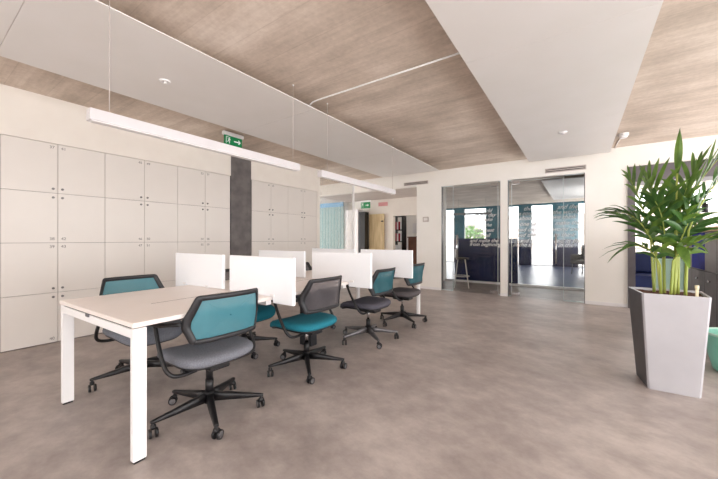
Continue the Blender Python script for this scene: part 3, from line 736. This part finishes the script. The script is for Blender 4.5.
def make_chair(mesh_m, seat_m, base_rot, leg_m='black', piston='black'):
    e = empty('office_chair', 'x', 'chair')
    # five-star base
    for k in range(5):
        an = base_rot + k * 2 * PI / 5; R_ = Matrix.Rotation(an, 3, 'Z')
        def T(x, y, z): return tuple(R_ @ Vector((x, y, z)))
        rings = []
        for (x, w_, z0, z1) in ((.025, .024, .095, .150), (.12, .022, .092, .138), (.25, .018, .086, .115), (.335, .015, .084, .102), (.352, .012, .084, .098)):
            rings.append([T(x, -w_, z0), T(x, w_, z0), T(x, w_ * .8, z1 - .004), T(x, w_ * .4, z1), T(x, -w_ * .4, z1), T(x, -w_ * .8, z1 - .004)])
        lg = MB().loft(rings).build('base_leg', M[leg_m], e)
        sw = random.uniform(-.9, .9); C_ = Vector(T(.338, 0, 0)); R2 = Matrix.Rotation(an + PI / 2 + sw, 3, 'Z')
        m = MB()
        def Q(x, y, z): return C_ + R2 @ Vector((x, y, z))
        m.mat(M['black']).tube([Q(0, 0, .060), Q(0, 0, .086)], .009, 8)
        m.tube([Q(.0, -.014, .058), Q(.0, .014, .058)], .016, 8)
        m.mat(M['black'])
        for s in (-1, 1):
            m.tube([Q(.012, s * .010, .0285), Q(.012, s * .024, .0285)], [.0285, .0265], 16)
        m.mat(M['grey_metal'])
        for s in (-1, 1):
            m.tube([Q(.012, s * .024, .0285), Q(.012, s * .0255, .0285)], [.020, .018], 14)
        m.build('caster', None, lg)
    MB().cyl(0, 0, .085, .16, .036, .034, 18).build('hub', M['black'], e)
    gc = MB().cyl(0, 0, .155, .24, .026, .026, 16).build('gas_column', M['black'], e)
    MB().cyl(0, 0, .24, .372, .022 if piston == 'black' else .015, .022 if piston == 'black' else .015, 14).build('piston', M[piston], gc)
    # seat
    def rim(sc_, z, drop=1.0):
        out = []
        for (x, y) in superell(.262 * sc_, .258 * sc_):
            zz = z - drop * (.055 * max(0, (x - .10) / .155) ** 2) + .012 * (abs(y) / .258) ** 2
            out.append((x + .035, y, zz))
        return out
    st = MB().loft([rim(.93, .402), rim(.985, .412), rim(1.0, .428), rim(.985, .446), rim(.93, .458), rim(.75, .4635), rim(.4, .4645), rim(.08, .4645)])
    so = st.build('seat', seat_m, e)
    MB().loft([rim(.55, .368, .3), rim(.8, .378, .7), rim(.93, .392), rim(.94, .403)]).build('seat_pan', M['black'], e)
    MB().box(-.14, .12, -.07, .07, .335, .385, bev=.012).build('tilt_mechanism', M['black'], e)
    # back: ring frame + woven mesh
    outer = round_poly(BACK); inner = inset(outer, .032); n = len(outer)
    f = MB()
    fo = [[back_pt(y, z, -.013) for y, z in inset(outer, .006)], [back_pt(y, z, 0) for y, z in outer], [back_pt(y, z, .010) for y, z in inset(outer, .008)], [back_pt(y, z, .008) for y, z in inner], [back_pt(y, z, -.011) for y, z in inner]]
    vr = [[f.bm.verts.new(p) for p in r] for r in fo]
    for i in range(5):
        for k in range(n):
            q = f.bm.faces.new((vr[i][k], vr[i][(k + 1) % n], vr[(i + 1) % 5][(k + 1) % n], vr[(i + 1) % 5][k])); q.smooth = True
    bf = f.build('backrest_frame', M['frame'], e)
    msh = MB()
    cz = .712
    rr = [[back_pt(y * s, cz + (z - cz) * s, 0) for y, z in inset(outer, .028)] for s in (1, .8, .6, .4, .2, .02)]
    msh.loft(rr, cap=False); msh.bm.faces.new([v for v in msh.bm.verts[-n:]]) if False else None
    msh.build('backrest_mesh', mesh_m, bf)
    # arm loops
    for s in (-1, 1):
        ar = MB().tube(arc_pts([(-.08, s * .13, .360), (-.095, s * .235, .362), (-.085, s * .290, .385), (-.045, s * .310, .445), (.04, s * .308, .575), (.085, s * .303, .66)]), .0125, 8).build('armrest', M['black'], e)
        pw = back_pt(.262, .69)[0]
        MB().loft([[(x, s * (yc - w_), z - .012), (x, s * (yc + w_), z - .012), (x, s * (yc + w_), z + .010), (x, s * (yc - w_), z + .010)] for x, yc, w_, z in ((pw - .006, .262, .010, .69), (pw + .08, .276, .015, .678), (-.02, .292, .026, .670), (.10, .302, .032, .668), (.17, .302, .028, .668), (.19, .302, .014, .668))]).build('arm_pad', M['black'], ar)
    return e
CH = [
    # hub x, y, rot, base angle(world), mesh, seat, leg material, label
    (-2.08, 1.215, PI - .03, math.radians(48), 'teal_mesh', 'slate', 'black', 'teal mesh-backed office chair with a grey seat, nearest beside the bench desk'),
    (-2.075, 2.155, PI - .02, math.radians(30), 'grey_mesh', 'teal_fab', 'black', 'grey mesh-backed office chair with a bright teal seat'),
    (-2.07, 3.195, PI, math.radians(34), 'teal_mesh_deep', 'dark_fab', 'grey_metal', 'teal mesh-backed office chair with a dark seat, third from the near end of the desk'),
    (-2.09, 4.12, PI, math.radians(36), 'teal_mesh_deep', 'brown_fab', 'black', 'teal mesh-backed office chair with a dark seat at the far end of the desk'),
    (-3.09, 1.205, 0.0, math.radians(-100), 'teal_mesh', 'slate', 'black', 'teal mesh-backed office chair between the near end of the desk and the lockers'),
    (-2.98, 2.13, 0.03, math.radians(52), 'grey_mesh', 'teal_fab', 'black', 'teal-seated office chair half hidden behind the nearest desk screens'),
    (-3.04, 3.24, 0.0, math.radians(10), 'grey_mesh', 'dark_fab', 'black', 'dark office chair glimpsed between desk screens on the locker side'),
]
def make_sub(proto, x, y, rz, label):
    proto.location = (x, y, 0); proto.rotation_euler = (0, 0, rz); proto['label'] = label; proto['group'] = 'office chairs around the bench desk'
for (x, y, rz, ba, mm, sm, lm, label) in CH:
    make_sub(make_chair(M[mm], M[sm], ba - rz, lm, 'black' if 'nearest beside' in label else 'chrome'), x, y, rz, label)

# ---------------------------------------------------------------- planter with palm
pp = empty('potted_palm', 'tall green palm in a tapered silver square planter', 'plant', (0.60, 3.56, 0), 0.02)
def sq(h, z, r=.012):
    p = [(-h + r, -h), (h - r, -h), (h, -h + r), (h, h - r), (h - r, h), (-h + r, h), (-h, h - r), (-h, -h + r)]
    return [(x * (1 + .10 * (y / h + 1)), y, z) for x, y in p]
MB().loft([sq(.150, 0), sq(.152, .012), sq(.194, .757), sq(.194, .765), sq(.182, .765), sq(.178, .725)], cap=False, smooth=False).loft([sq(.149, .002), sq(.02, .002, .002)], cap=True, smooth=False).build('planter', M['pot'], pp)
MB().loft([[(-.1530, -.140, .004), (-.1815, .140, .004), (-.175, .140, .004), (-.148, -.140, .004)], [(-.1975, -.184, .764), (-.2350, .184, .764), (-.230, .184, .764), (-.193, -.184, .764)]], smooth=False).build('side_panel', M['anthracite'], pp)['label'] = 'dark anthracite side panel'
so_ = MB()
G = 26
grid = [[so_.bm.verts.new(((-.176 + .352 * i / G) * (1 + .10 * (j / G * 2)), -.176 + .352 * j / G, .742 + random.uniform(0, .012))) for j in range(G + 1)] for i in range(G + 1)]
for i in range(G):
    for j in range(G): so_.bm.faces.new((grid[i][j], grid[i + 1][j], grid[i + 1][j + 1], grid[i][j + 1]))
so_.build('soil', M['soil'], pp)
tg = MB().box(.118, .136, -.15, -.142, .735, .82, bev=.002).tube([(.127, -.146, .815), (.127, -.146, .845)], .012, 10)
tg.build('plant_label', M['cream'], pp)['label'] = 'small cream plant marker in the soil'

def frond(base, crown, ctrl, tip, leaf_len, npair, mat, spread=1.0, droop=.35, wmax=.022, start=.15):
    """petiole from base to crown, rachis arching from crown over ctrl to tip with leaflets both sides"""
    base, crown, ctrl, tip = map(Vector, (base, crown, ctrl, tip))
    def rach(t): return crown * (1 - t) ** 2 + ctrl * 2 * t * (1 - t) + tip * t * t
    pts = [base.lerp(crown, k / 6) + Vector((0, 0, 0)) for k in range(6)] + [rach(k / 12) for k in range(13)]
    rad = [.011 - .0008 * k for k in range(6)] + [.0065 - .0004 * k for k in range(13)]
    st = MB().tube(pts, rad, 6).build('frond', M['stem'], pp)
    m = MB()
    for k in range(npair):
        t = start + (1 - start) * k / (npair - 1)
        p = rach(t); d = (rach(min(t + .03, 1)) - rach(max(t - .03, 0))).normalized()
        side = d.cross(Vector((0, 0, 1)))
        side = side.normalized() if side.length > .05 else Vector((1, 0, 0))
        up = side.cross(d).normalized()
        if up.z < 0: up = -up
        L_ = leaf_len * (.55 + .75 * math.sin(PI * min(.92, .18 + .80 * (k + .5) / npair))) * random.uniform(.9, 1.08)
        for s in (-1, 1):
            if k == npair - 1 and s == 1: continue
            ang = (1.05 - .75 * t) * spread * random.uniform(.9, 1.1)
            dirv = (d * math.cos(ang) + side * s * math.sin(ang) + up * .22).normalized()
            wv = dirv.cross(up).normalized()
            row = []
            for q in range(8):
                u = q / 7
                c_ = p + dirv * (L_ * u) - Vector((0, 0, 1)) * (droop * L_ * u * u * random.uniform(.95, 1.05))
                w_ = wmax * (math.sin(PI * min(1, .12 + .88 * u ** .8)) ** .8 if u < 1 else 0) + .0008
                row.append((c_ - wv * w_, c_ - up * w_ * .35, c_ + wv * w_))
            vv = [[m.bm.verts.new(x) for x in r] for r in row]
            for q in range(7):
                for z in (0, 1):
                    fc = m.bm.faces.new((vv[q][z], vv[q][z + 1], vv[q + 1][z + 1], vv[q + 1][z])); fc.smooth = True
    m.build('leaflets', mat, st)
B = [(-.05, -.02, .74), (-.02, .03, .74), (.03, -.01, .74), (.06, .03, .74), (-.08, .05, .74), (.0, -.06, .74), (.09, -.03, .74)]
L1, L2 = M['leaf'], M['leaf2']
# coordinates are metres from the planter's base centre
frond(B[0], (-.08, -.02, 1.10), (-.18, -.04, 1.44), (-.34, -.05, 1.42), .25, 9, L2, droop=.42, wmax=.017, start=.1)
frond(B[4], (-.10, .05, 1.16), (-.16, .02, 1.54), (-.24, .0, 1.70), .30, 7, L1, wmax=.021)
frond(B[1], (-.03, .04, 1.18), (-.06, .02, 1.52), (-.12, .0, 1.68), .32, 7, L1, droop=.25, wmax=.023)
frond(B[2], (.04, -.02, 1.22), (.08, .0, 1.60), (.17, .02, 1.76), .30, 7, L1, droop=.25, wmax=.022)
frond(B[3], (.07, .04, 1.26), (.16, .05, 1.78), (.50, .05, 2.02), .34, 8, L1, droop=.18, wmax=.024, spread=.8)
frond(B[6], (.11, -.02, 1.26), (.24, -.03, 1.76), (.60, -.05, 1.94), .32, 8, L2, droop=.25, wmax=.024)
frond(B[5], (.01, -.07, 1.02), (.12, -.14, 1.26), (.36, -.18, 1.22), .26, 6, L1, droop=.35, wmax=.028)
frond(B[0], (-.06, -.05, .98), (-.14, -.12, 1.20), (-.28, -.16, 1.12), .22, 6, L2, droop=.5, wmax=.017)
frond(B[5], (.02, -.05, 1.00), (.04, -.10, 1.22), (.02, -.20, 1.14), .22, 4, L1, droop=.5, wmax=.030)
frond(B[2], (.07, .04, 1.15), (.18, .14, 1.36), (.30, .24, 1.34), .26, 8, L2, wmax=.022)
frond(B[4], (-.07, .08, 1.12), (-.16, .2, 1.40), (-.28, .30, 1.40), .28, 8, L2, wmax=.020)
frond(B[6], (.10, .0, 1.04), (.20, -.02, 1.24), (.40, -.04, 1.20), .24, 6, L2, droop=.4, wmax=.028)
frond(B[1], (-.02, .03, 1.08), (-.02, -.04, 1.36), (-.10, -.10, 1.50), .26, 7, L2, wmax=.020)
frond(B[2], (.05, .0, 1.10), (.10, -.05, 1.36), (.16, -.08, 1.48), .24, 7, L2, wmax=.022)
frond(B[3], (.05, .06, 1.12), (.08, .14, 1.42), (.10, .22, 1.60), .28, 7, L2, wmax=.022)
# spear leaf
sl = MB().tube([(.03, .0, .74), (.04, .0, 1.3), (.05, .0, 1.75)], [.010, .008, .006], 6).build('spear', M['stem'], pp)
m = MB(); vv = []
for q in range(10):
    u = q / 9; w_ = .024 * math.sin(PI * min(1, .1 + .9 * u)) + .001
    vv.append([m.bm.verts.new((.05 + .015 * u - w_, .0, 1.72 + .36 * u)), m.bm.verts.new((.05 + .015 * u, -.012, 1.72 + .36 * u)), m.bm.verts.new((.05 + .015 * u + w_, .0, 1.72 + .36 * u))])
for q in range(9):
    for z in (0, 1): m.bm.faces.new((vv[q][z], vv[q][z + 1], vv[q + 1][z + 1], vv[q + 1][z]))
m.build('leaflets', L1, sl)

# ---------------------------------------------------------------- alcove on the right
w = MB(); w.box(0.70, 0.80, YB - 0.03, YB + 0.5, 0, 2.45); w.box(0.80, XR, YB - 0.03, YB + 0.5, 2.18, 2.45)
structure(w.build('trim_2', M['darkgrey']), 'dark grey portal framing the alcove on the right', 'frame')
w = MB(); w.box(0.70, XR, 10.8, 10.95, 0, 0.95); w.box(0.70, XR, 10.8, 10.95, 2.4, H); w.box(0.70, 0.95, 10.8, 10.95, .95, 2.4)
structure(w.build('wall_alcove', M['wallwhite']))
g = empty('window_12', 'bright gridded window at the back of the alcove', 'window', kind='structure')
box('pane', M['glass2'], (0.95, XR, 10.86, 10.87, 0.95, 2.4), g)
fr = MB()
for x in (0.95, 1.65, 2.35, 3.05, 3.75): fr.box(x, x + .03, 10.84, 10.89, .95, 2.4)
for z in (.95, 1.45, 1.95, 2.37): fr.box(.95, XR, 10.845, 10.885, z, z + .03)
fr.build('frame', M['soffit'], g)
cabn = empty('storage_cabinet', 'long dark grey waist-high cabinet with an oak top behind the palm', 'cabinet', (1.2, 5.3, 0))
MB().box(0.02, 0.55, -.74, 1.15, 0.05, 1.28).build('carcass', M['midgrey'], cabn)
MB().box(0.03, 0.54, -.72, 1.13, 0, 0.05).build('plinth', M['black'], cabn)
MB().box(-0.02, 0.58, -.77, 1.18, 1.28, 1.33, bev=.004).build('top', M['wood'], cabn)
for k, (a, b2) in enumerate(((-.73, -.37), (-.36, .02), (.03, .53), (.54, 1.14))):
    dd = MB().box(0, .019, a, b2, .835, 1.27, bev=.002).build('door', M['cobalt' if k == 2 else 'midgrey'], cabn)
    if k == 2: dd['label'] = 'cobalt blue upper door'
    dw = MB().box(0, .019, a, b2, .06, .82, bev=.002).build('drawer', M['darkgrey'], cabn)
    MB().tube([(0, (a + b2) / 2, .72), (-.022, (a + b2) / 2, .72)], [.008, .013], 10).build('knob', M['chrome'], dw)
# two small pendants in the alcove
for (x, y, zb, zt, lab) in ((1.70, 8.3, 1.62, 1.74, 'left small black pendant bulb holder in the alcove, lower of the two'), (1.875, 8.3, 1.68, 1.84, 'right small black pendant bulb holder in the alcove, higher of the two')):
    e = empty('pendant_lamp', lab, 'lamp', (x, y, 0), 0, 'small black pendants in the alcove')
    MB().cyl(0, 0, zb, zt, .045, .045, 16).cyl(0, 0, zt, zt + .04, .02, .012, 12).build('bulb_holder', M['black'], e)
    MB().tube([(0, 0, zt + .03), (0, 0, H)], .006, 6).build('cord', M['black'], e)
    MB().cyl(0, 0, H - .03, H, .05, .055, 16).build('canopy', M['black'], e)
# sofa and mint panel behind the pot, basket with cushions
sf = empty('sofa', 'navy sofa in the alcove behind the palm stems', 'sofa', (1.55, 9.2, 0))
MB().box(-.7, .7, -.35, .35, .12, .45, bev=.04).build('seat', M['navymat'], sf)
MB().box(-.7, .7, .2, .4, .45, .9, bev=.05).build('backrest', M['navymat'], sf)
for x in (-.7, .56): MB().box(x, x + .14, -.35, .3, .45, .65, bev=.04).build('armrest', M['navymat'], sf)
for x in (-.6, .6):
    for y in (-.28, .32): MB().cyl(x, y, 0, .13, .02, .025, 10).build('leg', M['black'], sf)
mb_ = empty('mint_bin', 'pale mint tall bin standing behind the silver planter', 'bin', (1.02, 5.25, 0))
rr = []
for z, h_ in ((0, .12), (.02, .125), (.93, .145), (.945, .15), (.945, .135), (.9, .13)): rr.append([(x * h_ / .205 * .8, y * h_ / .205 , z) for x, y, _ in sq(.205, 0, .04)])
MB().loft(rr, smooth=False).build('body', M['mintpale'], mb_)
MB().tube([(.0, -.142, .80), (.0, -.155, .80)], .02, 12).build('lock', M['black'], mb_)
mb_.location = (0.93, 5.45, 0)
bk = empty('basket', 'mint round floor basket at the right edge beside the planter', 'basket', (1.17, 4.22, 0))
rr = [[(r * math.cos(a * PI / 18), r * math.sin(a * PI / 18), z) for a in range(36)] for z, r in ((.0, .14), (.02, .165), (.14, .195), (.34, .215), (.345, .22), (.345, .205), (.05, .165), (.04, .02))]
MB().loft(rr).build('body', M['mint'], bk)
MB().tube([(.223 * math.cos(a * PI / 18), .223 * math.sin(a * PI / 18), .345) for a in range(37)], .012, 8).build('rim', M['mintpale'], bk)
def cushion(name, loc, rot, mat, label):
    rr = []
    for z, s in ((-.05, .5), (-.04, .8), (-.015, .97), (0, 1.0), (.015, .97), (.04, .8), (.05, .5)): rr.append([(x * s, y * s, z) for x, y in superell(.105, .105, 3.5, 28)])
    o = MB().loft(rr).build(name, mat, None, loc); o.rotation_euler = rot
    return tag(o, label, 'cushion', 'cushions in the mint basket')
cushion('cushion', (1.13, 4.18, .32), (1.2, .2, .3), M['pink'], 'pink cushion sticking out of the mint basket')
cushion('cushion', (1.19, 4.24, .12), (.1, .1, .3), M['red'], 'dark red cushion lying low in the mint basket')

# ---------------------------------------------------------------- light
wd = bpy.data.worlds.new('sky'); sc.world = wd; wd.use_nodes = True
bg = wd.node_tree.nodes['Background']
bg.inputs['Color'].default_value = (0.985, 0.985, 1.0, 1); bg.inputs['Strength'].default_value = 3.0
def portal(loc, rot, sx, sy):
    l = bpy.data.lights.new('daylight_portal', 'AREA'); l.shape = 'RECTANGLE'; l.size = sx; l.size_y = sy
    l.cycles.is_portal = True
    o = bpy.data.objects.new('daylight_portal', l); COL.objects.link(o); o.location = loc; o.rotation_euler = rot
portal((.45, YF - .1, 1.6), (PI / 2, 0, 0), 6.9, 1.6)            # faces +Y
portal((XR + .1, 3.9, 1.43), (PI / 2, 0, PI / 2), 14.2, 2.4)       # faces -X
portal((-2.4, YE + .05, 1.37), (PI / 2, 0, PI), 8.0, 2.74)          # faces -Y
portal((-9.4, 12.8, 1.7), (PI / 2, 0, -PI / 2), 7.0, 1.4)
portal((-9.42, 7.3, 1.4), (PI / 2, 0, -PI / 2), 3.3, 2.5)
portal((.67, 13.7, 1.7), (PI / 2, 0, PI / 2), 5.4, 1.4)
portal((2.4, 10.83, 1.67), (PI / 2, 0, PI), 3.0, 1.45)

# ---------------------------------------------------------------- camera
cam = bpy.data.cameras.new('camera'); co = bpy.data.objects.new('camera', cam); COL.objects.link(co)
cam.sensor_width = 36; cam.lens = 319.0 / 718 * 36; cam.clip_start = .05
co.location = (0, 0, 1.19); co.rotation_euler = (PI / 2, 0, math.atan(220 / 319.0))
sc.camera = co

sc.view_settings.view_transform = 'Standard'; sc.view_settings.look = 'None'; sc.view_settings.gamma = 1
sc.view_settings.exposure = 1.08
sc.cycles.use_denoising = True
sc.cycles.max_bounces = 10; sc.cycles.diffuse_bounces = 6; sc.cycles.transparent_max_bounces = 16
